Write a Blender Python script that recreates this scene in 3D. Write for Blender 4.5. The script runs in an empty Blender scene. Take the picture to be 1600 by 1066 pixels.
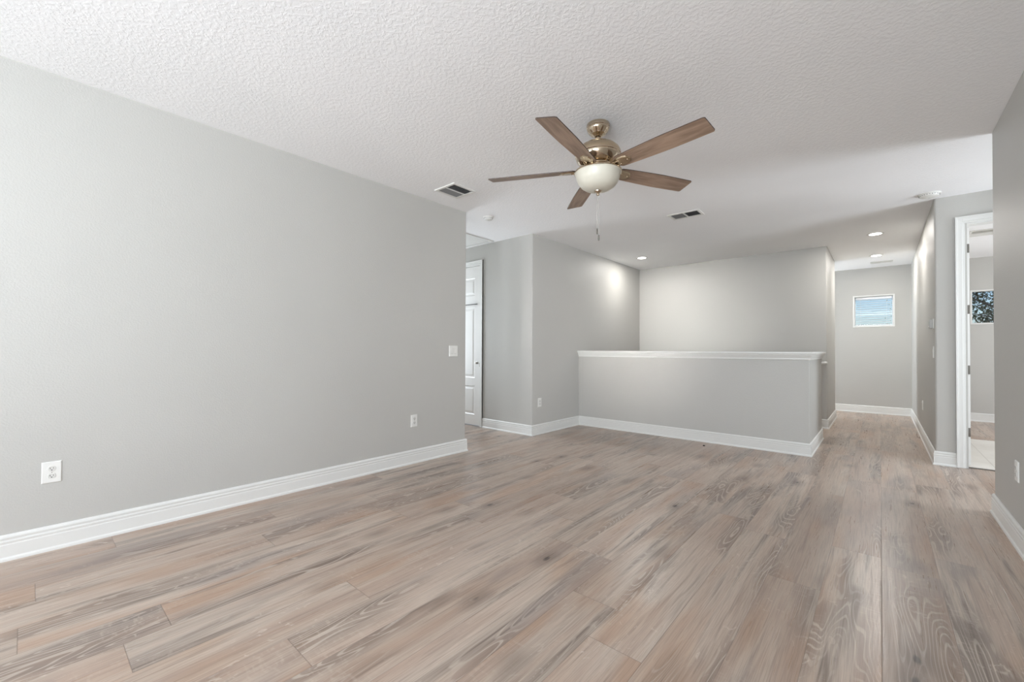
import bpy, bmesh, math, random
from mathutils import Vector, Matrix
random.seed(7)
C = bpy.context.scene.collection
S = bpy.context.scene

# ------------------------------------------------------------------ camera
H = 2.74
CAM_H = 1.155
F_PX, YAW, PITCH, ROLL, CY = 660.7758, .7167, .0113, .0044, 6.986
c_, s_ = math.cos(YAW), math.sin(YAW)
fwd = Vector((-s_, c_, 0)); rt = Vector((c_, s_, 0)); up = Vector((0, 0, 1))
f2 = fwd*math.cos(PITCH) + up*math.sin(PITCH)
u2 = up*math.cos(PITCH) - fwd*math.sin(PITCH)
r3 = rt*math.cos(ROLL) + u2*math.sin(ROLL)
u3 = u2*math.cos(ROLL) - rt*math.sin(ROLL)
cd = bpy.data.cameras.new('camera')
cam = bpy.data.objects.new('camera', cd); C.objects.link(cam)
cd.sensor_fit = 'HORIZONTAL'; cd.sensor_width = 36
cd.lens = 36*F_PX/1600; cd.shift_y = CY/1600
cd.clip_start = .02; cd.clip_end = 200
M = Matrix((r3, u3, -f2)).transposed().to_4x4()
M.translation = Vector((0, 0, CAM_H))
cam.matrix_world = M
S.camera = cam

# ------------------------------------------------------------------ colour management, light paths
S.view_settings.view_transform = 'Standard'
S.view_settings.look = 'None'
S.view_settings.gamma = 1
S.view_settings.use_curve_mapping = False
S.view_settings.exposure = 0.24
S.cycles.max_bounces = 14
S.cycles.diffuse_bounces = 9
S.cycles.sample_clamp_indirect = 8
S.cycles.caustics_reflective = False
S.cycles.caustics_refractive = False

# ------------------------------------------------------------------ world: clear morning sky
W = bpy.data.worlds.new('sky'); S.world = W; W.use_nodes = True
wn = W.node_tree; wn.nodes.clear()
wo = wn.nodes.new('ShaderNodeOutputWorld'); wb = wn.nodes.new('ShaderNodeBackground')
sk = wn.nodes.new('ShaderNodeTexSky')
sk.sky_type = 'NISHITA'; sk.sun_disc = False
sk.sun_elevation = math.radians(38); sk.sun_rotation = math.radians(160)
sk.air_density = 1.0; sk.dust_density = 1.0; sk.ozone_density = 5.0
wb.inputs['Strength'].default_value = .11
wn.links.new(sk.outputs[0], wb.inputs[0]); wn.links.new(wb.outputs[0], wo.inputs[0])

YBACK = -3.6
XR0 = .6144
# daylight that comes in through the two big windows of the back wall
def area(name, loc, rot, sx, sy, power, col, spread=180):
    l = bpy.data.lights.new(name, 'AREA'); l.shape = 'RECTANGLE'
    l.size = sx; l.size_y = sy; l.energy = power; l.color = col
    l.spread = math.radians(spread)
    o = bpy.data.objects.new(name, l); C.objects.link(o)
    o.location = loc; o.rotation_euler = rot
    return o
DAY = (.85, .925, 1.0)
BACKWIN = [(-3.15, -1.85), (-.90, .45)]
WZ0, WZ1 = .75, 2.40
for k, (a, b) in enumerate(BACKWIN):
    area('window_daylight', ((a+b)/2, YBACK-.19, (WZ0+WZ1)/2), (math.radians(90+15), 0, 0), b-a, WZ1-WZ0, (26, 72)[k], DAY, 125)
    # uplight added at each window to brighten the ceiling, as ground bounce would
    area('ceiling_uplight', ((a+b)/2, YBACK-.22, (WZ0+WZ1)/2), (math.radians(90+42), 0, 0), b-a, WZ1-WZ0, (18, 88)[k], (.88, .95, 1))
# added lamp: narrow beam through the first window, brightens a half wall band
area('half_wall_beam', (-2.6, YBACK-.25, 1.65), (math.radians(90), 0, math.radians(.5)), .45, 1.5, 6, (1, .98, .95), 16)
# fill lamp and opening added in the wall on the camera's right, behind it
SIDE_FILL = (-2.9, -1.1)
area('side_fill', (XR0+.19, sum(SIDE_FILL)/2, 1.6), (0, math.radians(90+30), math.radians(-28)), 1.6, 1.8, 108, DAY, 150)
# fill lamps added for passage, bedroom, side hall and alcove, behind invented unseen openings
area('passage_fill', (3.20, 5.36, 1.4), (0, math.radians(90+12), 0), 1.5, 1.1, 78, DAY)
area('bedroom_fill', (3.70, 8.3, 1.6), (0, math.radians(90), 0), 1.4, 1.6, 92, (.93, .96, 1))
area('side_hall_fill', (-2.80, 9.92, 1.5), (0, math.radians(-90), 0), 1.6, .75, 62, DAY)
area('alcove_fill', (-6.20, 3.9, 1.5), (0, math.radians(-90), 0), 1.6, .95, 46, DAY)

# ------------------------------------------------------------------ node helper
class G:
    def __init__(s, name):
        s.mat = bpy.data.materials.new(name); s.mat.use_nodes = True
        s.nt = s.mat.node_tree; s.nt.nodes.clear()
        s.out = s.nt.nodes.new('ShaderNodeOutputMaterial')
    def put(s, sock, v):
        if isinstance(v, bpy.types.NodeSocket): s.nt.links.new(v, sock)
        elif v is not None: sock.default_value = v
    def n(s, typ, outs=0, **kw):
        nd = s.nt.nodes.new(typ)
        for k, v in kw.items():
            if k.startswith('_'): setattr(nd, k[1:], v)
            else:
                key = k.replace('__', ' ')
                s.put(nd.inputs[int(key[1:])] if key[0] == 'i' and key[1:].isdigit() else nd.inputs[key], v)
        return nd.outputs[outs]
    def m(s, op, a, b=None, c=None, clamp=False):
        nd = s.nt.nodes.new('ShaderNodeMath'); nd.operation = op; nd.use_clamp = clamp
        s.put(nd.inputs[0], a)
        if b is not None: s.put(nd.inputs[1], b)
        if c is not None: s.put(nd.inputs[2], c)
        return nd.outputs[0]
    def xyz(s, x, y, z): return s.n('ShaderNodeCombineXYZ', X=x, Y=y, Z=z)
    def sep(s, v):
        nd = s.nt.nodes.new('ShaderNodeSeparateXYZ'); s.put(nd.inputs[0], v); return nd.outputs
    def mix(s, f, a, b, blend='MIX'):
        nd = s.nt.nodes.new('ShaderNodeMix'); nd.data_type = 'RGBA'; nd.blend_type = blend
        s.put(nd.inputs[0], f); s.put(nd.inputs[6], a); s.put(nd.inputs[7], b)
        return nd.outputs[2]
    def rng(s, v, a, b, c=0., d=1., smooth=False):
        nd = s.nt.nodes.new('ShaderNodeMapRange'); nd.clamp = True
        if smooth: nd.interpolation_type = 'SMOOTHSTEP'
        for i, x in enumerate((v, a, b, c, d)): s.put(nd.inputs[i], x)
        return nd.outputs[0]
    def noise(s, vec, scale=1., detail=2., rough=.5, dist=0.):
        return s.n('ShaderNodeTexNoise', Vector=vec, Scale=scale, Detail=detail, Roughness=rough, Distortion=dist)
    def bump(s, h, strength, distance, normal=None):
        nd = s.nt.nodes.new('ShaderNodeBump')
        s.put(nd.inputs['Strength'], strength); s.put(nd.inputs['Distance'], distance)
        s.put(nd.inputs['Height'], h)
        if normal is not None: s.put(nd.inputs['Normal'], normal)
        return nd.outputs[0]
    def bsdf(s, **kw):
        nd = s.nt.nodes.new('ShaderNodeBsdfPrincipled')
        for k, v in kw.items(): s.put(nd.inputs[k.replace('__', ' ')], v)
        s.nt.links.new(nd.outputs[0], s.out.inputs[0]); return nd

def lin(r, g, b):
    f = lambda c: (c/255/12.92) if c <= 10 else ((c/255+.055)/1.055)**2.4
    return (f(r), f(g), f(b), 1)

def plain(name, col, rough=.5, metal=0., **kw):
    g = G(name); g.bsdf(Base__Color=col, Roughness=rough, Metallic=metal, **kw); return g.mat

def painted(name, col, scale, dist, rough, strength=1., knock=False):
    g = G(name); p = g.n('ShaderNodeTexCoord', 3)
    n1 = g.noise(p, scale, 3., .55, .3)
    if knock:
        a = g.rng(n1, .44, .60, smooth=True)
        n2 = g.noise(p, scale*2.7, 2., .5)
        h = g.m('ADD', a, g.m('MULTIPLY', n2, .55))
    else:
        h = g.rng(n1, .3, .7, smooth=True)
    tone = g.rng(g.noise(p, 1.3, 2.), .3, .7, .985, 1.015)
    col2 = g.mix(1., col, g.n('ShaderNodeCombineColor', Red=tone, Green=tone, Blue=tone), 'MULTIPLY')
    g.bsdf(Base__Color=col2, Roughness=rough, Normal=g.bump(h, strength, dist))
    return g.mat

def plank_floor(name, PW=.2235, PL=1.75, tint=1.0):
    g = G(name); p = g.sep(g.n('ShaderNodeTexCoord', 3)); x, y = p[0], p[1]
    u = g.m('DIVIDE', x, PW); row = g.m('FLOOR', u); fu = g.m('FRACT', u)
    r1 = g.n('ShaderNodeTexWhiteNoise', 0, _noise_dimensions='1D', W=row)
    v = g.m('ADD', g.m('DIVIDE', y, PL), g.m('MULTIPLY', r1, 7.3))
    col = g.m('FLOOR', v); fv = g.m('FRACT', v)
    rc = g.n('ShaderNodeTexWhiteNoise', 1, _noise_dimensions='2D', Vector=g.xyz(row, col, 0.))
    ra, rb, rg = g.sep(rc)
    gx = g.m('ADD', x, g.m('MULTIPLY', ra, 31.)); gy = g.m('ADD', y, g.m('MULTIPLY', rb, 57.)); gz = g.m('MULTIPLY', rg, 19.)
    def st(sx, sy, d=2., r=.5, dist=0.):
        return g.noise(g.xyz(g.m('MULTIPLY', gx, sx), g.m('MULTIPLY', gy, sy), gz), 1., d, r, dist)
    broad = st(6.5, .5, 3., .55, .35)         # soft wide streaks along a board
    mid = st(42., 1.3, 3., .6, .5)
    fine = st(230., 4.5, 2., .6)
    # cathedral figure: contour lines of a long low-frequency field
    fld = st(7.5, .95, 1.5, .45, .15)
    ring = g.m('SINE', g.m('MULTIPLY', fld, 150.))
    ring = g.rng(ring, -.1, 1., 0., 1.)
    rmask = g.rng(st(4.5, .7, 1.), .55, .66, smooth=True)
    # cross grain saw marks (fine chatter across a board)
    chat = g.rng(st(22., 55., 2., .6), .52, .72)
    cmask = g.rng(st(5., 1.6, 1.), .48, .66, smooth=True)
    # knots
    vor = g.nt.nodes.new('ShaderNodeTexVoronoi')
    g.put(vor.inputs['Vector'], g.xyz(g.m('MULTIPLY', gx, 4.6), g.m('MULTIPLY', g.m('ADD', gy, g.m('MULTIPLY', mid, .05)), 2.3), gz))
    vor.inputs['Scale'].default_value = 1.
    kd = g.m('ADD', vor.outputs['Distance'], g.m('MULTIPLY', g.m('SUBTRACT', mid, .5), .10))
    kpick = g.m('GREATER_THAN', g.sep(vor.outputs['Color'])[0], .30)
    knot = g.m('MULTIPLY', g.rng(kd, .03, .085, 1., 0., smooth=True), kpick)
    halo = g.m('MULTIPLY', g.rng(kd, .06, .38, 1., 0., smooth=True), kpick)
    light = lin(192, 177, 163); base = lin(172, 151, 136); dark = lin(96, 81, 73); warm = lin(168, 134, 108); knc = lin(70, 60, 55); cool = lin(138, 127, 122)
    k = g.rng(broad, .34, .66, smooth=True)
    c = g.mix(k, base, light)
    # darker heart streaks that run along a board, crossed by fine pale veins
    hs = g.rng(st(6.5, .5, 3., .62, .4), .53, .66, smooth=True)
    c = g.mix(g.m('MULTIPLY', hs, g.rng(mid, .35, .62, .25, .80)), c, dark)
    c = g.mix(g.m('MULTIPLY', g.rng(mid, .52, .70, smooth=True), .36), c, dark)
    c = g.mix(g.m('MULTIPLY', g.rng(st(5., 1.1, 2.), .50, .68, smooth=True), .50), c, warm)
    c = g.mix(g.m('MULTIPLY', g.rng(st(4., .9, 2., .5, .2), .54, .70, smooth=True), .55), c, cool)
    c = g.mix(g.m('MULTIPLY', rmask, .45), c, dark)
    vein = g.rng(ring, .55, .95, smooth=True)
    c = g.mix(g.m('MULTIPLY', g.m('MULTIPLY', vein, g.m('MAXIMUM', rmask, g.m('MULTIPLY', hs, .6))), .62), c, lin(200, 187, 174))
    c = g.mix(g.m('MULTIPLY', g.m('MULTIPLY', chat, cmask), .42), c, light)
    c = g.mix(g.m('MULTIPLY', g.rng(fine, .42, .70), .30), c, dark)
    flake = g.m('MULTIPLY', g.rng(st(30., 16., 2., .6, 1.2), .62, .72), g.rng(st(3., 2., 1.), .50, .62))
    c = g.mix(g.m('MULTIPLY', flake, .55), c, lin(205, 192, 180))
    c = g.mix(g.m('MULTIPLY', halo, .45), c, dark)
    c = g.mix(g.m('MULTIPLY', knot, .85), c, knc)
    tone = g.rng(ra, 0., 1., .93*tint, 1.10*tint)
    c = g.mix(1., c, g.n('ShaderNodeCombineColor', Red=tone, Green=tone, Blue=tone), 'MULTIPLY')
    ex = g.m('MINIMUM', fu, g.m('SUBTRACT', 1., fu))
    ey = g.m('MINIMUM', fv, g.m('SUBTRACT', 1., fv))
    seam = g.m('MINIMUM', g.rng(ex, .002, .009), g.rng(ey, .0003, .0013))
    c = g.mix(g.m('MULTIPLY', g.m('SUBTRACT', 1., seam), .50), c, lin(96, 80, 70))
    h = g.m('ADD', g.m('MULTIPLY', seam, 1.), g.m('ADD', g.m('MULTIPLY', fine, -.22), g.m('MULTIPLY', ring, -.10)))
    rough = g.rng(g.m('ADD', fine, mid), .7, 1.3, .26, .36)
    g.bsdf(Base__Color=c, Roughness=rough, Normal=g.bump(h, .35, .0012))
    return g.mat

def wood_blade(name):
    g = G(name); p = g.sep(g.n('ShaderNodeTexCoord', 3)); x, y, z = p[0], p[1], p[2]
    def st(sx, sy, d=2., dist=0.):
        return g.noise(g.xyz(g.m('MULTIPLY', x, sx), g.m('MULTIPLY', y, sy), 3.1), 1., d, .55, dist)
    a = st(3., 26., 3., .6); b = st(9., 160., 2.)
    ring = g.rng(g.m('SINE', g.m('MULTIPLY', st(1.6, 9., 1., .2), 60.)), 0., 1.)
    c = g.mix(g.rng(a, .35, .65, smooth=True), lin(180, 153, 132), lin(140, 116, 98))
    c = g.mix(g.m('MULTIPLY', ring, .22), c, lin(132, 108, 92))
    c = g.mix(g.m('MULTIPLY', g.rng(b, .4, .7), .30), c, lin(126, 104, 88))
    g.bsdf(Base__Color=c, Roughness=.42, Normal=g.bump(b, .2, .0006))
    return g.mat

def sheen_floor(name):  # pale tiled pattern standing in for reflected light on the plank floor
    g = G(name); p = g.sep(g.n('ShaderNodeTexCoord', 3)); x, y = p[0], p[1]
    n = g.noise(g.xyz(g.m('MULTIPLY', x, 3.), g.m('MULTIPLY', y, 1.2), 0.), 1., 3.)
    c = g.mix(g.rng(n, .35, .65), lin(226, 222, 214), lin(212, 206, 197))
    fu = g.m('FRACT', g.m('DIVIDE', g.m('ADD', x, .04), .30)); row = g.m('FLOOR', g.m('DIVIDE', g.m('ADD', x, .04), .30))
    fv = g.m('FRACT', g.m('ADD', g.m('DIVIDE', y, .60), g.m('MULTIPLY', row, .5)))
    e = g.m('MINIMUM', g.rng(g.m('MINIMUM', fu, g.m('SUBTRACT', 1., fu)), .004, .012), g.rng(g.m('MINIMUM', fv, g.m('SUBTRACT', 1., fv)), .002, .006))
    c = g.mix(g.m('SUBTRACT', 1., e), c, lin(176, 168, 158))
    g.bsdf(Base__Color=c, Roughness=.28, Normal=g.bump(e, .3, .001))
    return g.mat

def glass_mat():
    g = G('window_glass')
    t = g.nt.nodes.new('ShaderNodeBsdfTransparent'); gl = g.nt.nodes.new('ShaderNodeBsdfGlossy'); gl.inputs['Roughness'].default_value = .02
    mx = g.nt.nodes.new('ShaderNodeMixShader'); mx.inputs[0].default_value = .05
    g.nt.links.new(t.outputs[0], mx.inputs[1]); g.nt.links.new(gl.outputs[0], mx.inputs[2]); g.nt.links.new(mx.outputs[0], g.out.inputs[0])
    return g.mat

def emit(name, col, st):
    g = G(name); e = g.nt.nodes.new('ShaderNodeEmission'); e.inputs[0].default_value = col; e.inputs[1].default_value = st
    g.nt.links.new(e.outputs[0], g.out.inputs[0]); return g.mat

WALL = painted('greige_wall_paint', lin(187, 185.5, 181), 105., .0007, .50, .6)
CEIL = painted('white_knockdown_ceiling', lin(248, 248, 249), 46., .0015, .75, .5, knock=True)
TRIM = plain('white_semigloss_trim', lin(222, 222, 219), .32)
DOORM = plain('white_door_paint', lin(226, 225, 222), .28)
PLATE = plain('white_plastic', lin(226, 225, 221), .35)
PLATE2 = plain('white_plastic_insert', lin(212, 211, 206), .35)
DARK = plain('dark_slot', lin(30, 30, 30), .6)
NICKEL = plain('satin_nickel', lin(176, 172, 165), .3, 1.)
HINGE = plain('brushed_hinge_metal', lin(122, 118, 112), .42, .85)
GOLD = plain('champagne_metal', lin(204, 188, 166), .13, 1.)
GOLDB = plain('brushed_champagne_metal', lin(198, 180, 154), .27, 1.)
BOWL = plain('frosted_cream_glass', lin(220, 216, 202), .35, 0., Transmission__Weight=.0)
BLADE = wood_blade('weathered_oak_blade')
BEDGE = plain('dark_blade_edge', lin(70, 56, 48), .5)
FLOOR = plank_floor('grey_oak_planks')
SHEEN = sheen_floor('painted_floor_sheen')  # pale colour imitates a reflection washing over the planks
GLASS = glass_mat()
GRILLE = plain('dark_vent_throat', lin(52, 52, 54), .8)
SLATM = plain('vent_louvre_grey', lin(140, 140, 140), .5)
VINYL = plain('white_vinyl', lin(238, 239, 240), .35)
BLINDM = plain('white_blind', lin(232, 234, 236), .45)
LENS = emit('downlight_lens', (1, .97, .92, 1), 14.)
BLACKM = plain('black_rubber', lin(22, 21, 20), .5)
BARK = plain('tree_bark', lin(120, 108, 96), .9)
LEAF = plain('tree_leaves', lin(88, 104, 62), .7)
STAIRM = plain('stair_tread_wood', lin(160, 138, 122), .4)

# ------------------------------------------------------------------ mesh helpers
def link(name, bm, mat, parent=None, smooth=False, **props):
    bmesh.ops.recalc_face_normals(bm, faces=bm.faces[:])
    me = bpy.data.meshes.new(name); bm.to_mesh(me); bm.free()
    for m in (mat if isinstance(mat, (list, tuple)) else [mat]): me.materials.append(m)
    if smooth:
        for p in me.polygons: p.use_smooth = True
        try: me.set_sharp_from_angle(angle=math.radians(35))
        except Exception: pass
    o = bpy.data.objects.new(name, me); C.objects.link(o)
    if parent is not None: o.parent = parent
    for k, v in props.items(): o[k] = v
    return o

def box(bm, x0, x1, y0, y1, z0, z1, bevel=0., mat=0):
    vs = [bm.verts.new((x, y, z)) for z in (z0, z1) for y in (y0, y1) for x in (x0, x1)]
    fs = [bm.faces.new([vs[i] for i in q]) for q in ((0, 2, 3, 1), (4, 5, 7, 6), (0, 1, 5, 4), (2, 6, 7, 3), (0, 4, 6, 2), (1, 3, 7, 5))]
    for f in fs: f.material_index = mat
    if bevel > 0:
        es = list({e for f in fs for e in f.edges})
        r = bmesh.ops.bevel(bm, geom=es, offset=bevel, segments=3, profile=.5, affect='EDGES')
        for f in r['faces']: f.material_index = mat
    return bm
def B(*a, **k): return box(bmesh.new(), *a, **k)

def prism(bm, poly, z0, z1, mat=0, rounds=None, seg=5):
    """vertical prism from a footprint; rounds {corner index: radius} makes soft plaster corners"""
    pts = []
    n = len(poly)
    for i, p in enumerate(poly):
        r = (rounds or {}).get(i, 0)
        P = Vector(p)
        if not r: pts.append(P); continue
        a = (Vector(poly[i-1])-P).normalized(); b = (Vector(poly[(i+1) % n])-P).normalized()
        cen = P + (a+b)*r
        va = P + a*r - cen; vb = P + b*r - cen
        for k in range(seg+1):
            t = k/seg*math.pi/2
            pts.append(cen + va*math.cos(t) + vb*math.sin(t))
    lo = [bm.verts.new((p.x, p.y, z0)) for p in pts]; hi = [bm.verts.new((p.x, p.y, z1)) for p in pts]
    m = len(pts)
    fs = [bm.faces.new(lo[::-1]), bm.faces.new(hi)]
    for i in range(m): fs.append(bm.faces.new([lo[i], lo[(i+1) % m], hi[(i+1) % m], hi[i]]))
    for f in fs: f.material_index = mat
    return bm

def rect(x0, x1, y0, y1): return [(x0, y0), (x1, y0), (x1, y1), (x0, y1)]

def lathe(prof, seg=48, bm=None, cap=True):
    bm = bm or bmesh.new(); rings = []
    for r, z in prof:
        if r < 1e-6: rings.append([bm.verts.new((0, 0, z))])
        else: rings.append([bm.verts.new((r*math.cos(2*math.pi*k/seg), r*math.sin(2*math.pi*k/seg), z)) for k in range(seg)])
    for a, b in zip(rings, rings[1:]):
        for k in range(seg):
            k2 = (k+1) % seg
            q = [a[k % len(a)], a[k2 % len(a)], b[k2 % len(b)], b[k % len(b)]]
            q2 = []
            for v in q:
                if v not in q2: q2.append(v)
            if len(q2) > 2: bm.faces.new(q2)
    if cap:
        for rr in (rings[0], rings[-1]):
            if len(rr) > 2:
                try: bm.faces.new(rr)
                except ValueError: pass
    return bm

def tube(path, r, seg=10, bm=None):
    bm = bm or bmesh.new(); rings = []
    P = [Vector(p) for p in path]
    for i, p in enumerate(P):
        t = (P[min(i+1, len(P)-1)] - P[max(i-1, 0)]).normalized()
        a = t.orthogonal().normalized() if i == 0 else (a - t*a.dot(t)).normalized()
        b = t.cross(a)
        rr = r[i] if isinstance(r, (list, tuple)) else r
        rings.append([bm.verts.new(p + (a*math.cos(2*math.pi*k/seg) + b*math.sin(2*math.pi*k/seg))*rr) for k in range(seg)])
    for A, Bq in zip(rings, rings[1:]):
        for k in range(seg): bm.faces.new([A[k], A[(k+1) % seg], Bq[(k+1) % seg], Bq[k]])
    bm.faces.new(rings[0][::-1]); bm.faces.new(rings[-1])
    return bm

def sweep(path, prof, ends=None):
    """sweep a (distance from the wall, z) profile along a footprint path, room on the right hand; mitred corners.
    Returns one bmesh per segment."""
    P = [Vector(p).to_2d() for p in path]; n = len(P)
    rn = []
    for a, b in zip(P, P[1:]):
        d = (b-a).normalized(); rn.append(Vector((d.y, -d.x)))
    off = []
    for i in range(n):
        if i == 0: off.append(rn[0])
        elif i == n-1: off.append(rn[-1])
        else:
            m = rn[i-1] + rn[i]; off.append(m / (m.dot(rn[i]) or 1))
    out = []
    for i in range(n-1):
        bm = bmesh.new(); A = []; Bv = []
        for d, z in prof:
            a = P[i] + off[i]*d; b = P[i+1] + off[i+1]*d
            A.append(bm.verts.new((a.x, a.y, z))); Bv.append(bm.verts.new((b.x, b.y, z)))
        m = len(prof)
        for k in range(m): bm.faces.new([A[k], A[(k+1) % m], Bv[(k+1) % m], Bv[k]])
        bm.faces.new(A[::-1]); bm.faces.new(Bv)
        out.append(bm)
    return out

def joinbm(bms):
    r = bmesh.new()
    for b in bms:
        me = bpy.data.meshes.new('t'); b.to_mesh(me); b.free(); r.from_mesh(me); bpy.data.meshes.remove(me)
    return r

def struct(name, bm, mat, label=None, cat=None, smooth=False):
    o = link(name, bm, mat, None, smooth); o['kind'] = 'structure'
    if label: o['label'] = label
    if cat: o['category'] = cat
    return o

def thing(name, label, cat, loc=(0, 0, 0), rz=0, group=None, rot=None):
    o = bpy.data.objects.new(name, None); C.objects.link(o); o.empty_display_size = .1
    o.location = loc; o.rotation_euler = rot or (0, 0, rz)
    o['label'] = label; o['category'] = cat
    if group: o['group'] = group
    return o

def copy_tree(o, parent=None):
    c = o.copy(); C.objects.link(c); c.parent = parent
    for ch in list(o.children): copy_tree(ch, c)
    return c

# ------------------------------------------------------------------ plan (metres; camera stands at 0, 0)
XL, YL1 = -3.59, 3.316           # left wall and where it stops
XB, YB = -3.553, 4.488           # stair-side wall on the left, alcove wall
YC = 7.875                       # wall behind the stairwell
YH, XE, YS = 5.6705, -.5907, 6.93  # half wall
XD, YD2 = -.6014, 9.35
XG, YG = .4231, 6.1516
XR, YR = .6144, 4.5764
YE = 10.4415
T = .12
XA = -6.0; XP = 3.0; XBD = 3.5
R = .018

# walls -------------------------------------------------------------
struct('wall_left', prism(bmesh.new(), [(XL-T, YBACK), (XL, YBACK), (XL, YL1), (XA, YL1), (XA, YL1-T), (XL-T, YL1-T)], 0, H, rounds={2: R}), WALL, 'long grey painted wall with one outlet near its front end and a switch at its far end', 'wall')
DX0, DX1, DZ = -5.40, -4.545, 2.455
b = bmesh.new()
prism(b, [(DX1, YB), (XB, YB), (XB, YC+T), (XB-T, YC+T), (XB-T, YB+T), (DX1, YB+T)], -2.7, H, rounds={1: R})
struct('wall_stair_left', b, WALL, 'grey corner wall that runs from the alcove back beside the stairwell', 'wall', True)
b = bmesh.new(); box(b, XA, DX0, YB, YB+T, 0, H); box(b, DX0, DX1, YB, YB+T, DZ, H)
struct('wall_alcove', b, WALL, 'grey wall above and left of the white closed door', 'wall')
OPEN = []  # openings added in unseen walls for the fill lamps
def wall_x(nm, x0, x1, y0, y1, ya, yb, za, zb):
    b = bmesh.new(); box(b, x0, x1, y0, ya, 0, H); box(b, x0, x1, yb, y1, 0, H); box(b, x0, x1, ya, yb, 0, za); box(b, x0, x1, ya, yb, zb, H)
    struct(nm, b, WALL); OPEN.append(((x0+x1)/2, ya, yb, za, zb))
wall_x('wall_alcove_end', XA-T, XA, YL1, YB, 3.40, 4.40, .68, 2.32)
b = prism(bmesh.new(), [(XB, YC), (XD, YC), (XD, YD2), (-2.6, YD2), (-2.6, YD2-T), (XD-T, YD2-T), (XD-T, YC+T), (XB, YC+T)], -2.7, H, rounds={1: R, 2: R})
struct('wall_stair_back', b, WALL, 'light grey wall across the back of the open stairwell', 'wall', True)
# window openings of the far exterior wall
HW = (-.395, .203, 1.622, 2.222)     # hall window
BW = (1.142, 1.74, 1.622, 2.195)     # bedroom window
b = bmesh.new(); TE = .16
def wall_y(b, x0, x1, y0, y1, z0, z1, holes):
    xs = x0
    for (a, c, za, zb) in sorted(holes):
        box(b, xs, a, y0, y1, z0, z1)
        if za > z0: box(b, a, c, y0, y1, z0, za)
        box(b, a, c, y0, y1, zb, z1); xs = c
    box(b, xs, x1, y0, y1, z0, z1)
wall_y(b, -2.6, XBD+T, YE, YE+TE, 0, H, [HW, BW])
struct('wall_far', b, WALL, 'far outside wall with a small high window at the end of the hall', 'wall')
wall_x('wall_side_hall', -2.6-T, -2.6, YD2-T, YE+TE, 9.50, 10.34, .68, 2.32)
# hall right wall with the door wall
RX0, RX1, RZ = .655, 1.50, 2.445
b = bmesh.new()
prism(b, [(XG, YG), (RX0, YG), (RX0, YG+T), (XG+T, YG+T), (XG+T, YE), (XG, YE)], 0, H, rounds={0: R})
struct('wall_hall_right', b, WALL, 'grey hall wall with a thermostat near its corner', 'wall', True)
b = bmesh.new(); box(b, RX0, RX1, YG, YG+T, RZ, H); box(b, RX1, XBD+T, YG, YG+T, 0, H)
struct('wall_door_side', b, WALL, 'grey wall above the open doorway', 'wall')
b = prism(bmesh.new(), [(XR, SIDE_FILL[1]), (XR, YR), (XP, YR), (XP, YR-T), (XR+T, YR-T), (XR+T, SIDE_FILL[1])], 0, H, rounds={1: R})
box(b, XR, XR+T, YBACK, SIDE_FILL[0], 0, H); box(b, XR, XR+T, SIDE_FILL[0], SIDE_FILL[1], 0, .75); box(b, XR, XR+T, SIDE_FILL[0], SIDE_FILL[1], 2.4, H)
struct('wall_right', b, WALL, 'grey wall with a low outlet and a soft rounded corner beside the passage', 'wall', True)
wall_x('wall_passage_end', XP, XP+T, YR-T, YG, 4.75, 5.97, .6, 2.3)
wall_x('wall_bedroom_right', XBD, XBD+T, YG+T, YE, 7.45, 9.15, .85, 2.35)
b = bmesh.new()
wall_y(b, XL-T, XR+T, YBACK-T, YBACK, 0, H, [(a, c, WZ0, WZ1) for a, c in BACKWIN])
struct('wall_back', b, WALL)

# ceiling ------------------------------------------------------------
struct('ceiling', B(XA-T, XBD+T, YBACK-T, YE+TE, H, H+.12), CEIL, 'white ceiling with a knockdown texture', 'ceiling')

# floor with the stairwell void ---------------------------------------
VX0, VX1, VY0, VY1 = XB, XE-.12, YH+.12, YC
b = bmesh.new(); FZ = -.25
for x0, x1, y0, y1 in ((XA-T, XBD+T, YBACK-T, VY0), (VX1, XBD+T, VY0, YG+T*.5), (VX1, XG+T, YG+T*.5, YC), (XA-T, VX0, VY0, YC), (XA-T, XG+T, YC, YE+TE), (XG+T, XBD+T, 8.27, YE+TE)):
    box(b, x0, x1, y0, y1, FZ, 0)
struct('floor', b, FLOOR, 'greyish oak plank floor running down the room and hall', 'floor')
struct('floor_sheen', B(XG+T, XBD+T, YG+T*.5, 8.27, FZ, .001), SHEEN, 'floor painted pale as if washed by reflected light, just inside the open doorway', 'floor')
# stairs going down along the back wall of the well
b = bmesh.new()
for k in range(10): box(b, VX1-.27*(k+1), VX1-.27*k, YS, YC, -.19*(k+1)-.2, -.19*(k+1))
struct('floor_stairs', b, STAIRM)
struct('floor_lower', B(XB-T, VX1+.3, VY0-.1, YC+T, -2.85, -2.7), STAIRM)
b = bmesh.new(); box(b, VX0, VX1, VY0-.12, VY0, -2.7, FZ); box(b, VX1, VX1+.12, VY0-.12, YC, -2.7, FZ)
struct('wall_lower_stair', b, WALL)

# half wall -----------------------------------------------------------
HT = 1.074
b = prism(bmesh.new(), [(XB, YH), (XE, YH), (XE, YS), (XE-T, YS), (XE-T, YH+T), (XB, YH+T)], 0, HT, rounds={1: .006})
struct('wall_half', b, WALL, 'grey half wall that guards the stairwell', 'half wall', True)
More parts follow.
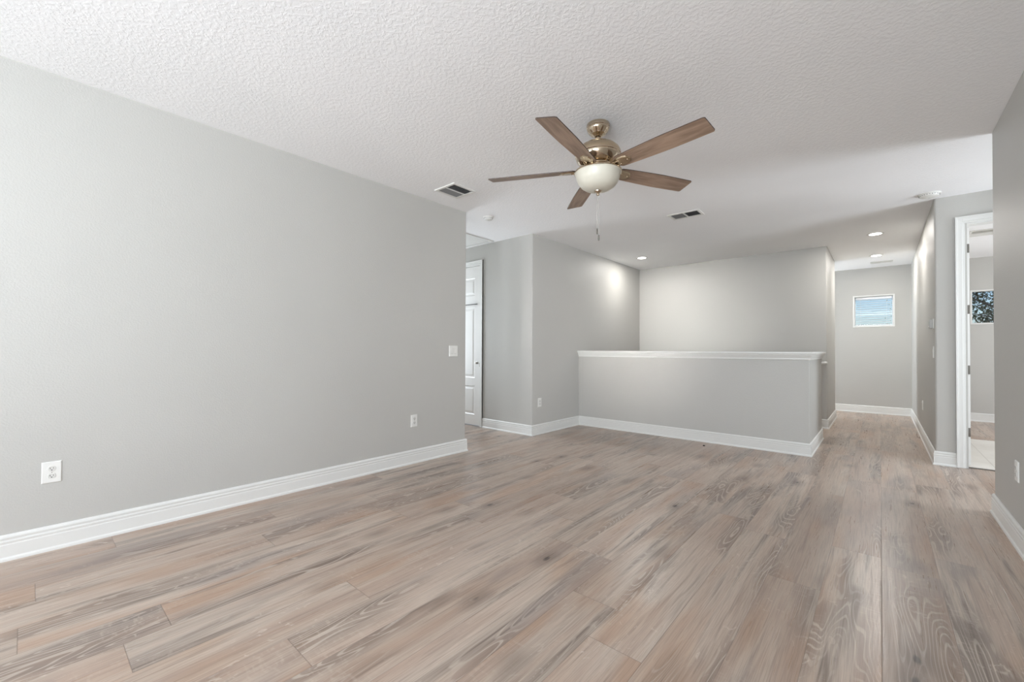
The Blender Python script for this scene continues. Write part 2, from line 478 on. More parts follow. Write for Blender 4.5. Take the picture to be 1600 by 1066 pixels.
# its moulded cap
capo = [(.0, HT-.012), (.010, HT-.012), (.013, HT-.004), (.013, HT+.006), (.018, HT+.012), (.026, HT+.030), (.034, HT+.040), (.034, HT+.048), (.044, HT+.052), (.047, HT+.058), (.047, HT+.070), (.043, HT+.078), (.0, HT+.078)]
out = sweep([(XB, YH), (XE, YH), (XE, YS), (XE-T, YS)], capo)
inn = sweep([(XE-T, YS), (XE-T, YH+T), (XB, YH+T)], capo)
core = [prism(bmesh.new(), [(XB, YH), (XE, YH), (XE, YS), (XE-T, YS), (XE-T, YH+T), (XB, YH+T)], HT, HT+.078)]
struct('trim_1', joinbm(out+inn+core), TRIM, 'white moulded cap on top of the half wall', 'trim')

# baseboards -----------------------------------------------------------
BB = [(0, 0), (.022, 0), (.022, .008), (.0205, .014), (.016, .019), (.0145, .022), (.0145, .086), (.0125, .089), (.0125, .096), (.0145, .099), (.0145, .106), (.0115, .110), (.0115, .116), (.0135, .120), (.0135, .127), (.010, .135), (.006, .140), (0, .140)]
def base(names, path, labels=None):
    for i, (nm, bm) in enumerate(zip(names, sweep(path, BB))):
        if nm: struct(nm, bm, TRIM, (labels or {}).get(i), 'baseboard' if labels and i in labels else None)
        else: bm.free()
base(['baseboard_left', 'baseboard_alcove_front'], [(XL, YBACK), (XL, YL1), (XA, YL1)], {0: 'white stepped baseboard along the long grey wall'})
base(['baseboard_alcove_back'], [(XA, YB), (DX0-.09, YB)])
base(['baseboard_alcove', 'baseboard_stair_left', 'baseboard_half_wall', 'baseboard_half_wall_side', 'baseboard_half_wall_end'],
     [(DX1+.055, YB), (XB, YB), (XB, YH), (XE, YH), (XE, YS), (XE-T, YS)],
     {0: 'white baseboard right of the closed white door', 1: 'white baseboard between the alcove corner and the half wall', 2: 'white baseboard across the front of the half wall', 3: 'white baseboard on the hall side of the half wall'})
base(['baseboard_stair_entry', 'baseboard_hall_left', 'baseboard_side_hall'], [(XE-T, YC), (XD, YC), (XD, YD2), (-2.6, YD2)],
     {0: 'short white baseboard at the head of the stairs', 1: 'white baseboard on the left of the far hall'})
base(['baseboard_far', 'baseboard_hall_right', 'baseboard_door_side'], [(-2.6, YE), (XG, YE), (XG, YG), (RX0-.083, YG)],
     {0: 'white baseboard under the small hall window', 1: 'white baseboard along the hall wall below the thermostat', 2: 'short white baseboard left of the open doorway'})
base(['baseboard_passage'], [(RX1+.083, YG), (XP, YG)])
base(['baseboard_passage_front', 'baseboard_right', 'baseboard_back'], [(XP, YR), (XR, YR), (XR, YBACK), (XL, YBACK)], {1: 'white stepped baseboard below the outlet by the passage corner'})
base(['baseboard_bedroom'], [(XG+T, YE), (XBD, YE)], {0: 'white baseboard in the room beyond the doorway'})

# ------------------------------------------------------------------ doors
def casing(x0, x1, z, y, face, w=.068, t=.018):
    """flat stepped casing round an opening in a wall of constant y; face -1 looks to -y"""
    b = bmesh.new()
    ya, yb, yc = y, y+face*t, y+face*t*1.35
    def bx(a, c, z0, z1, q): box(b, a, c, min(ya, q), max(ya, q), z0, z1, bevel=.002)
    bx(x0-w, x0-.018, 0, z+w, yb); bx(x0-.018, x0, 0, z, yb*.5+ya*.5)
    bx(x1+.018, x1+w, 0, z+w, yb); bx(x1, x1+.018, 0, z, yb*.5+ya*.5)
    bx(x0-.018, x1+.018, z+.018, z+w, yb); bx(x0-.018, x1+.018, z, z+.018, yb*.5+ya*.5)
    bx(x0-w, x0-w+.016, 0, z+w, yc); bx(x1+w-.016, x1+w, 0, z+w, yc); bx(x0-w+.016, x1+w-.016, z+w-.016, z+w, yc)
    return b
def jamb(x0, x1, z, y0, y1, t=.016):
    b = bmesh.new(); box(b, x0, x0+t, y0, y1, 0, z); box(b, x1-t, x1, y0, y1, 0, z); box(b, x0+t, x1-t, y0, y1, z-t, z)
    ym = (y0+y1)/2
    box(b, x0+t, x0+t+.010, ym, y1, 0, z-t) if False else None
    return b
def door_slab(w, h, panels, t=.035):
    """slab in local x 0..w, y 0..t (front face at y=0), raised panels cut with sloped moulding"""
    b = bmesh.new()
    for side in (0, 1):
        yf = 0 if side == 0 else t; d = 1 if side == 0 else -1
        xs = [0, .11, w-.11, w]; zs = [0] + [q for p in panels for q in p] + [h]
        for i in range(3):
            for j in range(len(zs)-1):
                x0, x1, z0, z1 = xs[i], xs[i+1], zs[j], zs[j+1]
                if i == 1 and j % 2 == 1:
                    loops = []
                    for ins, dep in ((0, 0), (.012, .009), (.028, .009), (.052, .003)):
                        loops.append([b.verts.new((x, yf+d*dep, z)) for x, z in ((x0+ins, z0+ins), (x1-ins, z0+ins), (x1-ins, z1-ins), (x0+ins, z1-ins))])
                    for A, Q in zip(loops, loops[1:]):
                        for k in range(4): b.faces.new([A[k], A[(k+1) % 4], Q[(k+1) % 4], Q[k]])
                    b.faces.new(loops[-1])
                else:
                    b.faces.new([b.verts.new((x, yf, z)) for x, z in ((x0, z0), (x1, z0), (x1, z1), (x0, z1))])
    for q in (((0, 0, 0), (0, t, 0), (0, t, h), (0, 0, h)), ((w, 0, 0), (w, t, 0), (w, t, h), (w, 0, h)), ((0, 0, h), (w, 0, h), (w, t, h), (0, t, h)), ((0, 0, 0), (w, 0, 0), (w, t, 0), (0, t, 0))):
        b.faces.new([b.verts.new(v) for v in q])
    bmesh.ops.remove_doubles(b, verts=b.verts[:], dist=1e-5)
    return b
def lever(x, z, y, parent, d=-1, sgn=-1):
    b = lathe([(0, 0), (.030, 0), (.032, .004), (.030, .010), (.014, .012), (.012, .035), (0, .035)], 28)
    bmesh.ops.rotate(b, verts=b.verts[:], matrix=Matrix.Rotation(math.radians(90), 3, 'X'))
    tube([(0, -.034, 0), (sgn*.02, -.042, 0), (sgn*.06, -.044, -.002), (sgn*.105, -.040, -.004)], [.009, .009, .008, .0065], 10, b)
    if d > 0: bmesh.ops.rotate(b, verts=b.verts[:], matrix=Matrix.Rotation(math.pi, 3, 'Z'))
    bmesh.ops.translate(b, verts=b.verts[:], vec=(x, y, z))
    return link('door_handle', b, NICKEL, parent, True, label='satin nickel round handle')

# closed white door in the alcove
d1 = thing('door_1', 'closed white panelled door in the alcove behind the long wall', 'door'); d1['kind'] = 'structure'
b = casing(DX0, DX1, DZ, YB, -1, w=.058)
link('door_casing', b, TRIM, d1)
link('door_jamb', jamb(DX0, DX1, DZ, YB+.001, YB+T), TRIM, d1)
sl = link('door_slab', door_slab(DX1-DX0-.036, DZ-.03, [(.16, .60), (.72, 1.80), (1.98, 2.25)]), DOORM, d1); sl.location = (DX0+.018, YB+.010, .010)
b = lathe([(0, 0), (.027, 0), (.029, .004), (.024, .009), (.011, .011), (.010, .028), (.022, .036), (.026, .048), (.021, .058), (0, .062)], 28)
bmesh.ops.rotate(b, verts=b.verts[:], matrix=Matrix.Rotation(math.radians(90), 3, 'X'))
bmesh.ops.scale(b, verts=b.verts[:], vec=(.7, .6, .7))
bmesh.ops.translate(b, verts=b.verts[:], vec=(DX1-.075, YB+.010, .962))
link('door_handle', b, NICKEL, d1, True)
link('strike_plate', B(DX1-.012, DX1-.002, YB-.008, YB+.012, .905, .965), NICKEL, d1)
b = bmesh.new(); box(b, DX0+.12, DX1-.055, YB-.022, YB-.010, 1.846, 1.858, bevel=.003)
for xx in (DX0+.16, DX1-.12): box(b, xx, xx+.012, YB-.012, YB+.012, 1.848, 1.856)
o = link('hanging_rail', b, plain('dark_metal_bar', lin(70, 68, 66), .4, .6), d1); o['label'] = 'thin dark bar across the door'

# open doorway on the right
d2 = thing('door_2', 'open doorway with white casing and four hinges on the open door edge', 'door'); d2['kind'] = 'structure'
JX0 = RX0-.016
b = casing(RX0-.016, RX1+.016, RZ, YG, -1, w=.068)
link('door_casing', b, TRIM, d2)
link('door_jamb', jamb(RX0-.014, RX1+.014, RZ+.0, YG+.001, YG+T-.001, .0135), TRIM, d2)
ds = link('door_slab', door_slab(.82, RZ-.03, [(.22, .92), (1.08, 2.28)]), DOORM, d2)
# hinged at the left jamb, opened square into the room so its hinge edge faces the hall
ds.rotation_euler = (0, 0, math.radians(90)); ds.location = (RX0+.030, YG+T+.012, .012)
for z in (2.213, 1.59, .976, .343):
    b = bmesh.new()
    box(b, -.004, .029, -.0035, .0, -.045, .045, bevel=.0012)
    tube([(-.003, -.006, -.046), (-.003, -.006, .046)], .0055, 10, b)
    for zz in (-.03, 0, .03):
        q = lathe([(0, -.0048), (.004, -.0042), (.0045, -.0030)], 10, None, False)
        bmesh.ops.rotate(q, verts=q.verts[:], matrix=Matrix.Rotation(math.radians(90), 3, 'X'))
        bmesh.ops.translate(q, verts=q.verts[:], vec=(.019, -.0085, zz))
        b = joinbm([b, q])
    o = link('hinge', b, HINGE, d2, True); o.location = (RX0+.0005, YG+T+.0115, z)
lever(0, 0, 0, ds).location = (.76, 0, .96)
link('threshold_strip', B(RX0, RX1, YG+.035, YG+.075, 0, .006, bevel=.0025), HINGE, d2)

# ------------------------------------------------------------------ windows
def window(name, x0, x1, z0, z1, y0, y1, outside, label, sash=True, fw=.035):
    w = thing(name, label, 'window'); w['kind'] = 'structure'
    yf = y0*.35+y1*.65
    b = bmesh.new()
    ya, yb = yf-.02, yf+.02
    box(b, x0, x0+fw, ya, yb, z0, z1); box(b, x1-fw, x1, ya, yb, z0, z1)
    box(b, x0+fw, x1-fw, ya, yb, z0, z0+fw); box(b, x0+fw, x1-fw, ya, yb, z1-fw, z1)
    if sash: zm = (z0+z1)/2; box(b, x0+fw, x1-fw, ya, yb, zm-.02, zm+.02)
    link('window_frame', b, VINYL, w)
    link('window_pane', B(x0+fw, x1-fw, yf-.003, yf+.003, z0+fw, z1-fw), GLASS, w)
    return w
window('window_1', *HW, YE, YE+TE, 1, 'small high window at the end of the hall', sash=False)
window('window_2', *BW, YE, YE+TE, 1, 'small high window with a tree view in the room beyond the doorway', sash=False, fw=.022)
window('window_3', BACKWIN[0][0], BACKWIN[0][1], WZ0, WZ1, YBACK, YBACK-T, 1, 'large window in the wall opposite the half wall')
window('window_4', BACKWIN[1][0], BACKWIN[1][1], WZ0, WZ1, YBACK, YBACK-T, 1, 'second large window in the wall opposite the half wall')
def window_x(nm, xc, y0, y1, z0, z1, label):  # frames for the unseen window openings added around the fill lamps
    w = thing(nm, label, 'window'); w['kind'] = 'structure'; f = .035
    b = bmesh.new(); zm = (z0+z1)/2
    for q in ((y0, y0+f, z0, z1), (y1-f, y1, z0, z1), (y0+f, y1-f, z0, z0+f), (y0+f, y1-f, z1-f, z1), (y0+f, y1-f, zm-.018, zm+.018)): box(b, xc-.02, xc+.02, *q)
    link('window_frame', b, VINYL, w)
    link('window_pane', B(xc-.003, xc+.003, y0+f, y1-f, z0+f, z1-f), GLASS, w)
window_x('window_5', XR+.08, SIDE_FILL[0], SIDE_FILL[1], .75, 2.4, 'large window added for fill light in the side wall facing the long grey wall')
for k, (q, lb) in enumerate(zip(OPEN, ('window added for fill light at the end of the alcove', 'window added for fill light at the end of the side hall', 'window added for fill light at the end of the passage', 'large window added for fill light in the side wall of the room beyond the doorway'))):
    window_x('window_%d' % (6+k), *q, lb)
# painted returns and thin sill of the two small windows
def reveal(nm, x0, x1, z0, z1, t=.012, m=TRIM):
    b = bmesh.new(); ya, yb = YE-.012, YE+TE*.5
    for q in ((x0-t, x0+t, z0-t, z1+t), (x1-t, x1+t, z0-t, z1+t)): box(b, q[0], q[1], ya, yb, q[2], q[3], bevel=.002)
    for q in ((x0+t, x1-t, z0-t, z0+t), (x0+t, x1-t, z1-t, z1+t)): box(b, q[0], q[1], ya, yb, q[2], q[3], bevel=.002)
    return struct(nm, b, m, None, None)
reveal('trim_2', HW[0]+.012, HW[1]-.012, HW[2]+.012, HW[3]-.012)
reveal('trim_3', BW[0]+.012, BW[1]-.012, BW[2]+.012, BW[3]-.012)
# venetian blind in the hall window
vb = thing('window_blind', 'white horizontal slat blind half open in the small hall window', 'blind', ((HW[0]+HW[1])/2, YE+.045, HW[2]+.03))
wd = (HW[1]-HW[0])/2-.040; hh = HW[3]-HW[2]-.06
link('headrail', B(-wd, wd, -.022, .026, hh-.045, hh, bevel=.004), BLINDM, vb)
b = bmesh.new(); nsl = 12
for k in range(nsl):
    z = .028+(hh-.09)*k/(nsl-1); a = math.radians(14)
    q = box(bmesh.new(), -wd+.004, wd-.004, -.021, .021, -.0013, .0013)
    bmesh.ops.rotate(q, verts=q.verts[:], matrix=Matrix.Rotation(a, 3, 'X')); bmesh.ops.translate(q, verts=q.verts[:], vec=(0, 0, z))
    b = joinbm([b, q])
link('slats', b, BLINDM, vb)
link('bottom_rail', B(-wd, wd, -.02, .02, -.004, .012, bevel=.003), BLINDM, vb)
for xx in (-wd*.72, wd*.72): link('lift_cord', tube([(xx, -.023, .0), (xx, -.023, hh-.04)], .0015, 6), BLINDM, vb)

# ------------------------------------------------------------------ handrail at the head of the stairs
hr = thing('handrail', 'white handrail end on the stairwell wall just behind the half wall', 'handrail', (-.66, YC, .985))
b = tube([(.045, -.002, 0), (.045, -.05, 0), (.035, -.068, 0), (.01, -.075, 0), (-.10, -.075, -.03), (-1.2, -.075, -.80), (-2.3, -.075, -1.57)], [.02]*7, 14)
link('rail', b, TRIM, hr, True)
for k in (.3, 1.3):
    q = tube([(-k, -.0, -.09*1-.7*(k-.1)), (-k, -.06, -.09-.7*(k-.1)), (-k, -.075, -.045-.7*(k-.1))], .007, 8); link('rail_bracket', q, NICKEL, hr, True)

# ------------------------------------------------------------------ ceiling fan
FX, FY, FZc = -1.4875, 2.6165, 2.422
PH0, RB = -1.4202, .788
fan = thing('ceiling_fan', 'five-blade ceiling fan with weathered wood blades, champagne metal motor and cream glass bowl', 'ceiling fan', (FX, FY, H))
def L(prof): return [(r, z-H) for r, z in prof]
link('canopy', lathe(L([(0, 2.74), (.078, 2.74), (.080, 2.736), (.080, 2.716), (.077, 2.713), (.077, 2.706), (.074, 2.698), (.066, 2.684), (.054, 2.674), (.052, 2.670), (.034, 2.662), (.026, 2.656), (.022, 2.656), (.022, 2.664), (0, 2.664)])), GOLD, fan, True)
link('downrod', lathe(L([(0, 2.67), (.0125, 2.67), (.0125, 2.625), (.02, 2.622), (.028, 2.612), (.028, 2.60), (0, 2.60)]), 24), GOLD, fan, True)
link('motor_housing', lathe(L([(0, 2.618), (.030, 2.617), (.060, 2.611), (.095, 2.598), (.125, 2.580), (.145, 2.560), (.155, 2.540), (.157, 2.530), (.157, 2.524), (0, 2.524)]), 64), GOLDB, fan, True)
link('motor_bowl', lathe(L([(0, 2.526), (.154, 2.526), (.158, 2.523), (.158, 2.516), (.154, 2.512), (.153, 2.500), (.146, 2.484), (.132, 2.466), (.114, 2.453), (.100, 2.447), (.100, 2.442), (0, 2.442)]), 64), GOLD, fan, True)
b = lathe(L([(0, 2.446), (.092, 2.446), (.096, 2.440), (.096, 2.428), (.088, 2.424), (.074, 2.422), (.074, 2.412), (0, 2.412)]), 64)
link('flywheel', b, GOLD, fan, True)
link('light_fitter', lathe(L([(0, 2.424), (.066, 2.424), (.070, 2.418), (.098, 2.412), (.150, 2.409), (.163, 2.406), (.165, 2.400), (.162, 2.396), (.150, 2.396), (0, 2.396)]), 64), GOLD, fan, True)
bp = [(.156, 2.404), (.161, 2.402), (.160, 2.396), (.154, 2.390), (.152, 2.378), (.147, 2.355), (.136, 2.330), (.118, 2.307), (.094, 2.290), (.066, 2.279), (.035, 2.274), (0, 2.273)]
link('glass_bowl', lathe(L(bp + [(0, 2.279), (.06, 2.285), (.11, 2.31), (.138, 2.345), (.146, 2.385), (.150, 2.400), (.156, 2.404)]), 64), BOWL, fan, True)
link('finial', lathe(L([(0, 2.276), (.026, 2.276), (.029, 2.272), (.028, 2.267), (.018, 2.263), (.012, 2.258), (.010, 2.252), (.012, 2.248), (.010, 2.242), (0, 2.239)]), 32), GOLD, fan, True)
# blade, grain along local x, leading side (local +y) lower
def blade_bm():
    b = bmesh.new(); N_ = 26; t = .006; top = []; bot = []
    r0, r1 = .150, RB
    pts = []
    def half(s):
        w = .055 + .013*min(1, s*1.7)**.8 + .004*math.sin(math.pi*s)
        if s < .06: w *= .62+.38*math.sqrt(max(0, 1-(1-s/.06)**2))
        return w
    for i in range(N_+1):
        s = i/N_; pts.append((r0+(r1-.012-r0)*s, half(s)))
    outl = [(x, w) for x, w in pts] + [(r1-.004, pts[-1][1]-.003), (r1, pts[-1][1]-.011)]
    outl2 = [(x-.0, -w) for x, w in outl][::-1]
    outl = [(x - .012*(1 if False else 0), y) for x, y in outl] + outl2
    lo = [b.verts.new((x, y, -t/2)) for x, y in outl]; hi = [b.verts.new((x, y, t/2)) for x, y in outl]
    f = b.faces.new(lo[::-1]); g = b.faces.new(hi)
    for i in range(len(outl)):
        j = (i+1) % len(outl); q = b.faces.new([lo[i], lo[j], hi[j], hi[i]]); q.material_index = 1
    bmesh.ops.rotate(b, verts=b.verts[:], matrix=Matrix.Rotation(math.radians(-13), 3, 'X'))
    return b
def bracket_bm():
    b = bmesh.new()
    # shield plate below the blade root
    o_ = [(.135, .014), (.155, .032), (.185, .042), (.225, .042), (.250, .032), (.272, 0)]
    pl = o_ + [(x, -y) for x, y in o_[-2::-1]]
    z0, z1 = -.0105, -.0035
    lo = [b.verts.new((x*.985+.003, y*.86, z0)) for x, y in pl]; hi = [b.verts.new((x, y, z1)) for x, y in pl]
    b.faces.new(lo[::-1]); b.faces.new(hi)
    for i in range(len(pl)): j = (i+1) % len(pl); b.faces.new([lo[i], lo[j], hi[j], hi[i]])
    for x, y in ((.185, .018), (.185, -.018), (.245, 0)):
        q = lathe([(0, -.0145), (.004, -.0140), (.0055, -.0115), (.0055, -.010)], 12); bmesh.ops.translate(q, verts=q.verts[:], vec=(x, y, 0)); b = joinbm([b, q])
    bmesh.ops.rotate(b, verts=b.verts[:], matrix=Matrix.Rotation(math.radians(-13), 3, 'X'))
    # curved arm from the flywheel out to the plate
    for sy in (-1, 1):
        tube([(.075, sy*.012, .008), (.100, sy*.020, .002), (.130, sy*.024, -.010), (.160, sy*.020, -.010-sy*.004), (.185, sy*.016, -.008-sy*.004)], [.0075, .0075, .0075, .007, .005], 10, b)
    return b
b0 = link('blade', blade_bm(), [BLADE, BEDGE], fan); b0['label'] = 'weathered wood blade'
k0 = link('blade_bracket', bracket_bm(), GOLDB, b0, True)
b0.location = (0, 0, FZc-H); b0.rotation_euler = (0, 0, PH0)
for i in range(1, 5):
    nb = b0.copy(); C.objects.link(nb); nb.parent = fan; nb.rotation_euler = (0, 0, PH0+i*2*math.pi/5)
    nk = k0.copy(); C.objects.link(nk); nk.parent = nb
# two pull chains with fobs
for (dx, dy, z1, zf) in ((-.0040, -.0035, 2.010, 1.968), (.0050, .0040, 1.965, 1.923)):
    b = bmesh.new(); z = 2.242
    tube([(dx, dy, 2.244-H), (dx, dy, z1-H)], .0011, 6, b)
    while z > z1:
        q = bmesh.ops.create_icosphere(b, subdivisions=1, radius=.0019, matrix=Matrix.Translation((dx, dy, z-H))); z -= .0075
    ch = link('pull_chain', b, NICKEL, fan, True)
    q = lathe([(0, z1+.001-H), (.003, z1-H), (.0045, z1-.008-H), (.0052, z1-.03-H), (.0045, zf-H+.004), (0, zf-H)], 16)
    bmesh.ops.translate(q, verts=q.verts[:], vec=(dx, dy, 0)); link('fob', q, HINGE, ch, True)

# ------------------------------------------------------------------ ceiling registers
def vent(name, label, cx, cy, w, d, loc_rz=0, n=7, group=None, dark=True, split='x'):
    v = thing(name, label, 'ceiling vent', (cx, cy, H), loc_rz, group)
    b = bmesh.new(); fr = .028; t = .010
    hw, hd = w/2, d/2
    box(b, -hw, hw, -hd, -hd+fr, -t, 0, bevel=.003); box(b, -hw, hw, hd-fr, hd, -t, 0, bevel=.003)
    box(b, -hw, -hw+fr, -hd+fr, hd-fr, -t, 0, bevel=.003); box(b, hw-fr, hw, -hd+fr, hd-fr, -t, 0, bevel=.003)
    box(b, -hw+fr, hw-fr, -.007, .007, -t, 0) if split == 'x' else box(b, -.007, .007, -hd+fr, hd-fr, -t, 0)
    link('frame', b, PLATE, v)
    link('backing', B(-hw+fr*.5, hw-fr*.5, -hd+fr*.5, hd-fr*.5, -.002, .0), GRILLE if dark else PLATE2, v)
    b = bmesh.new()
    for s in (-1, 1):
        lo, hi = .009, (hd if split == 'x' else hw)-fr-.002
        for k in range(n):
            p = s*(lo+(hi-lo)*(k+.5)/n)
            q = box(bmesh.new(), -.0045, .0045, -hw+fr, hw-fr, -.0005, .0005) if split == 'x' else box(bmesh.new(), -.0045, .0045, -hd+fr, hd-fr, -.0005, .0005)
            bmesh.ops.rotate(q, verts=q.verts[:], matrix=Matrix.Rotation(math.radians(48*s), 3, 'Y'))
            if split == 'x': bmesh.ops.rotate(q, verts=q.verts[:], matrix=Matrix.Rotation(math.radians(90), 3, 'Z')); vec = (0, p, -.0058)
            else: vec = (p, 0, -.0058)
            bmesh.ops.translate(q, verts=q.verts[:], vec=vec); b = joinbm([b, q])
    link('louvres', b, SLATM if dark else PLATE, v)
    return v
vent('ceiling_vent', 'square white ceiling vent with dark louvres above the long grey wall', -3.176, 2.78, .292, .292, split='y')
vent('ceiling_vent', 'white ceiling vent with grey louvres, between the fan and the half wall', -1.697, 5.007, .352, .228, split='y')
vent('ceiling_vent', 'faint white ceiling vent at the far end of the hall', .02, 9.86, .30, .16, dark=False, split='y')
vent('ceiling_vent', 'white ceiling vent in the room seen through the open doorway', 1.02, 8.28, .26, .40, dark=False, n=5, split='x')

# ------------------------------------------------------------------ smoke detectors
def detector(label, cx, cy, r=.07, win=False):
    v = thing('smoke_detector', label, 'smoke detector', (cx, cy, H))
    link('mounting_plate', lathe([(0, 0), (r, 0), (r, -.006), (r*.96, -.009), (0, -.009)], 40), PLATE, v, True)
    link('detector_cover', lathe([(0, -.008), (r*.88, -.008), (r*.86, -.014), (r*.80, -.026), (r*.62, -.034), (r*.3, -.037), (0, -.037)], 40), PLATE, v, True)
    b = bmesh.new()
    for k in range(24):
        a = 2*math.pi*k/24
        q = B(r*.835, r*.875, -.0035, .0035, -.020, -.013); bmesh.ops.rotate(q, verts=q.verts[:], matrix=Matrix.Rotation(a, 3, 'Z')); b = joinbm([b, q])
    link('sensor_slots', b, SLATM, v)
    link('test_button', lathe([(0, -.036), (.010, -.036), (.010, -.0385), (0, -.0395)], 20), PLATE2, v, True)
    if win:
        link('indicator_window', B(-.028, .020, -.052, -.046, -.031, -.022, bevel=.001), DARK, v)
    return v
detector('small white smoke detector on the ceiling beside the alcove', -3.52, 3.60, .062)
detector('white smoke detector on the ceiling at the corner of the hall', .375, 5.93, .088, True)

# ------------------------------------------------------------------ attic hatch
ah = thing('attic_hatch', 'white attic hatch with a thin frame in the alcove ceiling', 'attic hatch', (-4.72, 3.86, H))
b = bmesh.new(); hx, hy, fr = .50, .58, .055
for q in ((-hx, hx, -hy, -hy+fr), (-hx, hx, hy-fr, hy), (-hx, -hx+fr, -hy+fr, hy-fr), (hx-fr, hx, -hy+fr, hy-fr)): box(b, *q, -.014, 0, bevel=.003)
link('hatch_frame', b, TRIM, ah)
link('hatch_panel', B(-hx+fr+.006, hx-fr-.006, -hy+fr+.006, hy-fr-.006, -.006, 0), TRIM, ah)
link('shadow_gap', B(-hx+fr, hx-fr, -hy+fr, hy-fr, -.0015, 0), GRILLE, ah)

# ------------------------------------------------------------------ recessed downlights
def downlight(label, cx, cy, power, r=.082, spread=150):
    v = thing('recessed_downlight', label, 'ceiling light', (cx, cy, H), 0, 'recessed ceiling downlights')
    link('trim_ring', lathe([(r*.80, -.002), (r*.80, -.006), (r, -.008), (r*1.12, -.004), (r*1.12, 0), (r*.80, 0), (r*.80, -.002)], 40, None, False), PLATE, v, True)
    link('light_lens', lathe([(0, -.0035), (r*.80, -.0035), (r*.80, -.001), (0, -.001)], 40), LENS, v)
    l = bpy.data.lights.new('downlight_lamp', 'AREA'); l.shape = 'DISK'; l.size = r*1.5; l.energy = power; l.color = (1, .97, .93); l.spread = math.radians(spread)
    o = bpy.data.objects.new('downlight_lamp', l); C.objects.link(o); o.parent = v; o.location = (0, 0, -.012)
downlight('recessed ceiling light over the stairwell', -3.06, 6.87, 11.5, spread=180)
downlight('recessed ceiling light in the hall, the nearer of two', -.045, 7.466, 13, spread=180)
downlight('recessed ceiling light in the hall, the one nearer the small window', -.045, 9.152, 14, spread=180)

# ------------------------------------------------------------------ outlets and switches
# local frame: x across, y out of the wall toward -y, z up; rz turns it onto its wall
def plate_bm(w, h, t=.006):
    b = bmesh.new(); loops = []
    for ins, y in ((0, 0), (0, -t*.35), (.004, -t), (.007, -t)):
        loops.append([b.verts.new((x, y, z)) for x, z in ((-w/2+ins, -h/2+ins), (w/2-ins, -h/2+ins), (w/2-ins, h/2-ins), (-w/2+ins, h/2-ins))])
    for A, Q in zip(loops, loops[1:]):
        for k in range(4): b.faces.new([A[k], A[(k+1) % 4], Q[(k+1) % 4], Q[k]])
    b.faces.new(loops[-1]); b.faces.new(loops[0][::-1])
    return b
def outlet(label, loc, rz, w=.080, h=.122, duplex=True):
    v = thing('electrical_outlet', label, 'outlet', loc, rz)
    link('cover_plate', plate_bm(w, h), PLATE, v)
    for s in (-1, 1):
        zc = s*.0205
        n = 28; q = bmesh.new(); pts = []
        for k in range(n):
            a = 2*math.pi*k/n; x = .0172*math.cos(a); z = max(-.0142, min(.0142, .0172*math.sin(a))); pts.append((x, z))
        lo = [q.verts.new((x, -.0055, z+zc)) for x, z in pts]; hi = [q.verts.new((x*.96, -.0085, z*.96+zc)) for x, z in pts]
        q.faces.new(lo[::-1]); q.faces.new(hi)
        for k in range(n): q.faces.new([lo[k], lo[(k+1) % n], hi[(k+1) % n], hi[k]])
        f = link('receptacle', q, PLATE2, v)
        b = bmesh.new(); box(b, -.0078, -.0055, -.0090, -.008, zc-.001, zc+.0075); box(b, .0055, .0075, -.0090, -.008, zc, zc+.0068)
        g = lathe([(0, .0080), (.0027, .0080), (.0027, .0091), (0, .0091)], 12); bmesh.ops.rotate(g, verts=g.verts[:], matrix=Matrix.Rotation(math.radians(90), 3, 'X')); bmesh.ops.translate(g, verts=g.verts[:], vec=(0, 0, zc-.0072))
        link('slots', joinbm([b, g]), DARK, f)
    g = lathe([(0, .0055), (.003, .0058), (.0025, .0072), (0, .0074)], 12); bmesh.ops.rotate(g, verts=g.verts[:], matrix=Matrix.Rotation(math.radians(90), 3, 'X'))
    link('screw', g, NICKEL, v, True)
    return v
def switch(label, loc, rz, n=2, w=.125, h=.122):
    v = thing('light_switch', label, 'light switch', loc, rz)
    link('cover_plate', plate_bm(w, h), PLATE, v)
    for k in range(n):
        xc = (k-(n-1)/2)*.046
        b = bmesh.new(); box(b, xc-.0175, xc+.0175, -.0068, -.005, -.034, .034); link('rocker_frame', b, PLATE2, v)
        b = bmesh.new()
        P = [(-.0325, -.0062), (.0, -.0085), (.0325, -.0105)]
        for (za, ya), (zb, yb) in zip(P, P[1:]): b.faces.new([b.verts.new(q) for q in ((xc-.0155, ya, za), (xc+.0155, ya, za), (xc+.0155, yb, zb), (xc-.0155, yb, zb))])
        for sx in (-1, 1): b.faces.new([b.verts.new(q) for q in ((xc+sx*.0155, -.006, -.0325), (xc+sx*.0155, -.0062, -.0325), (xc+sx*.0155, -.0085, 0), (xc+sx*.0155, -.0105, .0325), (xc+sx*.0155, -.006, .0325))])
        b.faces.new([b.verts.new(q) for q in ((xc-.0155, -.006, .0325), (xc+.0155, -.006, .0325), (xc+.0155, -.0105, .0325), (xc-.0155, -.0105, .0325))])
        link('rocker', b, PLATE, v)
    return v
PX, MX = math.radians(90), math.radians(-90)   # facing +x, facing -x
outlet('white wall outlet low on the long wall near its front end', (XL, .103, .444), PX)
outlet('white wall outlet low on the long wall below the double switch', (XL, 2.604, .432), PX, w=.078)
switch('white double rocker light switch near the end of the long wall', (XL, 3.125, 1.143), PX)
outlet('small white outlet on the wall between the alcove and the half wall', (XB, 4.662, .435), PX, w=.078)
outlet('white outlet low on the wall beside the passage corner', (XR, 3.895, .445), MX)
outlet('faint white outlet low on the hall wall past the thermostat', (XG, 7.85, .446), MX)
switch('white switch on the hall wall below the thermostat', (XG, 6.27, 1.155), MX, n=1, w=.078)
th = thing('thermostat', 'small white thermostat on the hall wall near its corner', 'thermostat', (XG, 6.29, 1.452), MX)
link('back_plate', B(-.065, .065, -.008, 0, -.052, .052, bevel=.002), PLATE, th)
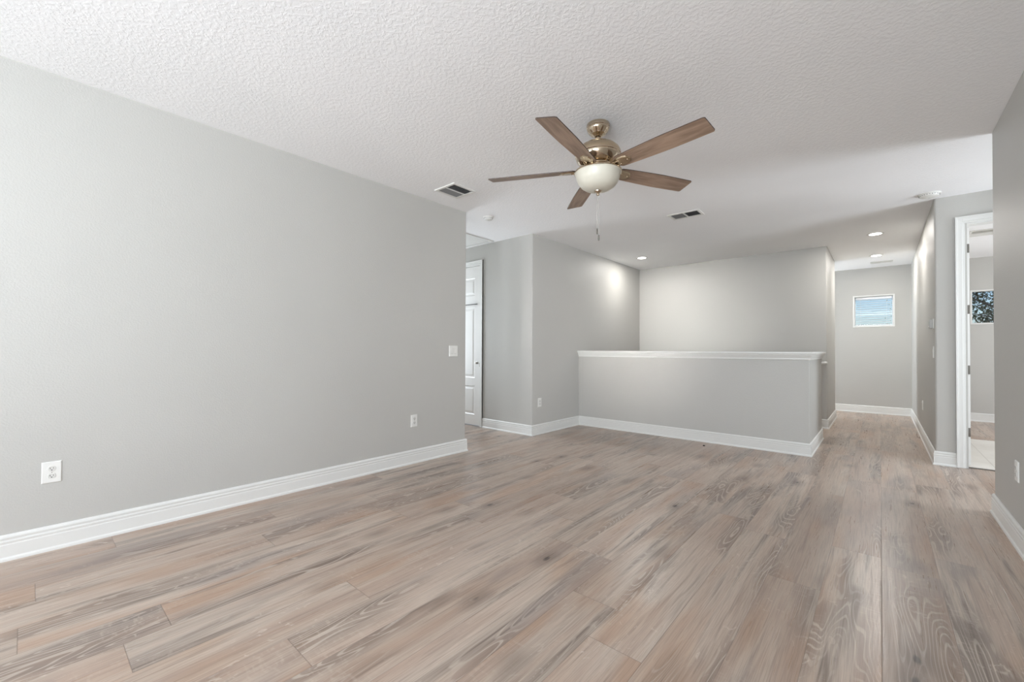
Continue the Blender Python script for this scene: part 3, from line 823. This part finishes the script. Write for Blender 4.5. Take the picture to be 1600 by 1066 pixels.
link('body', B(-.058, .058, -.034, -.008, -.046, .046, bevel=.004), plain('shade_grey_plastic', lin(176, 175, 172), .4), th, label='white body painted grey for its shaded side')  # shade on the near side put into the body colour
link('display', B(-.035, .035, -.0345, -.0335, -.005, .030), plain('lcd_grey', lin(150, 158, 150), .3), th)
for k in range(3): link('button', B(-.03+.022*k, -.016+.022*k, -.038, -.034, -.032, -.022, bevel=.001), PLATE, th)

# small black plug on the floor in front of the half wall
pl = link('floor_plug', lathe([(0, 0), (.012, 0), (.013, .003), (.010, .009), (.004, .012), (0, .012)], 20), BLACKM, None, True)
pl.location = (-1.625, 5.43, 0); pl['label'] = 'tiny black plug on the floor in front of the half wall'; pl['category'] = 'plug'

# ------------------------------------------------------------------ trees outside the far windows
def tree(label, x, y, h, r, seed, nleaf):
    rnd = random.Random(seed)
    t = thing('tree', label, 'tree', (x, y, -3.2))
    b = bmesh.new()
    tube([(0, 0, 0), (.05, .02, h*.3), (-.04, 0, h*.6), (.02, 0, h*.9)], [.22, .17, .12, .05], 10, b)
    tips = []
    for k in range(46):
        z = h*(.3+.62*rnd.random()); a = rnd.random()*6.283; l = r*(.5+.6*rnd.random())*(1-.5*(z/h-.3))
        p = Vector((0, 0, z)); path = [p]; d = Vector((math.cos(a), math.sin(a), .35)).normalized()
        for j in range(5):
            d = (d + Vector((rnd.uniform(-.3, .3), rnd.uniform(-.3, .3), rnd.uniform(-.2, .25)))).normalized(); p = p + d*l/5; path.append(p); tips.append(p)
        tube(path, [.06, .045, .035, .025, .016, .008], 6, b)
    link('trunk', b, BARK, t, True)
    b = bmesh.new()
    for k in range(nleaf):
        p = rnd.choice(tips) + Vector((rnd.gauss(0, .22), rnd.gauss(0, .22), rnd.gauss(0, .2)))
        u = Vector((rnd.uniform(-1, 1), rnd.uniform(-1, 1), rnd.uniform(-1, 1))).normalized(); w = u.orthogonal().normalized(); s = rnd.uniform(.03, .07)
        b.faces.new([b.verts.new(p+q) for q in (-u*s, w*s*.45, u*s, -w*s*.45)])
    link('foliage', b, LEAF, t)
tree('leafy tree outside the small window beyond the doorway', 3.3, 18.0, 9.2, 3.2, 3, 42000)
tree('tree outside the hall window, its twigs at the edge of the blind', 1.95, 31.5, 9.6, 1.9, 5, 9000)
gr = link('ground', B(-60, 60, 11, 90, -3.5, -3.2), plain('lawn_green', lin(96, 112, 70), .9), None); gr['kind'] = 'structure'
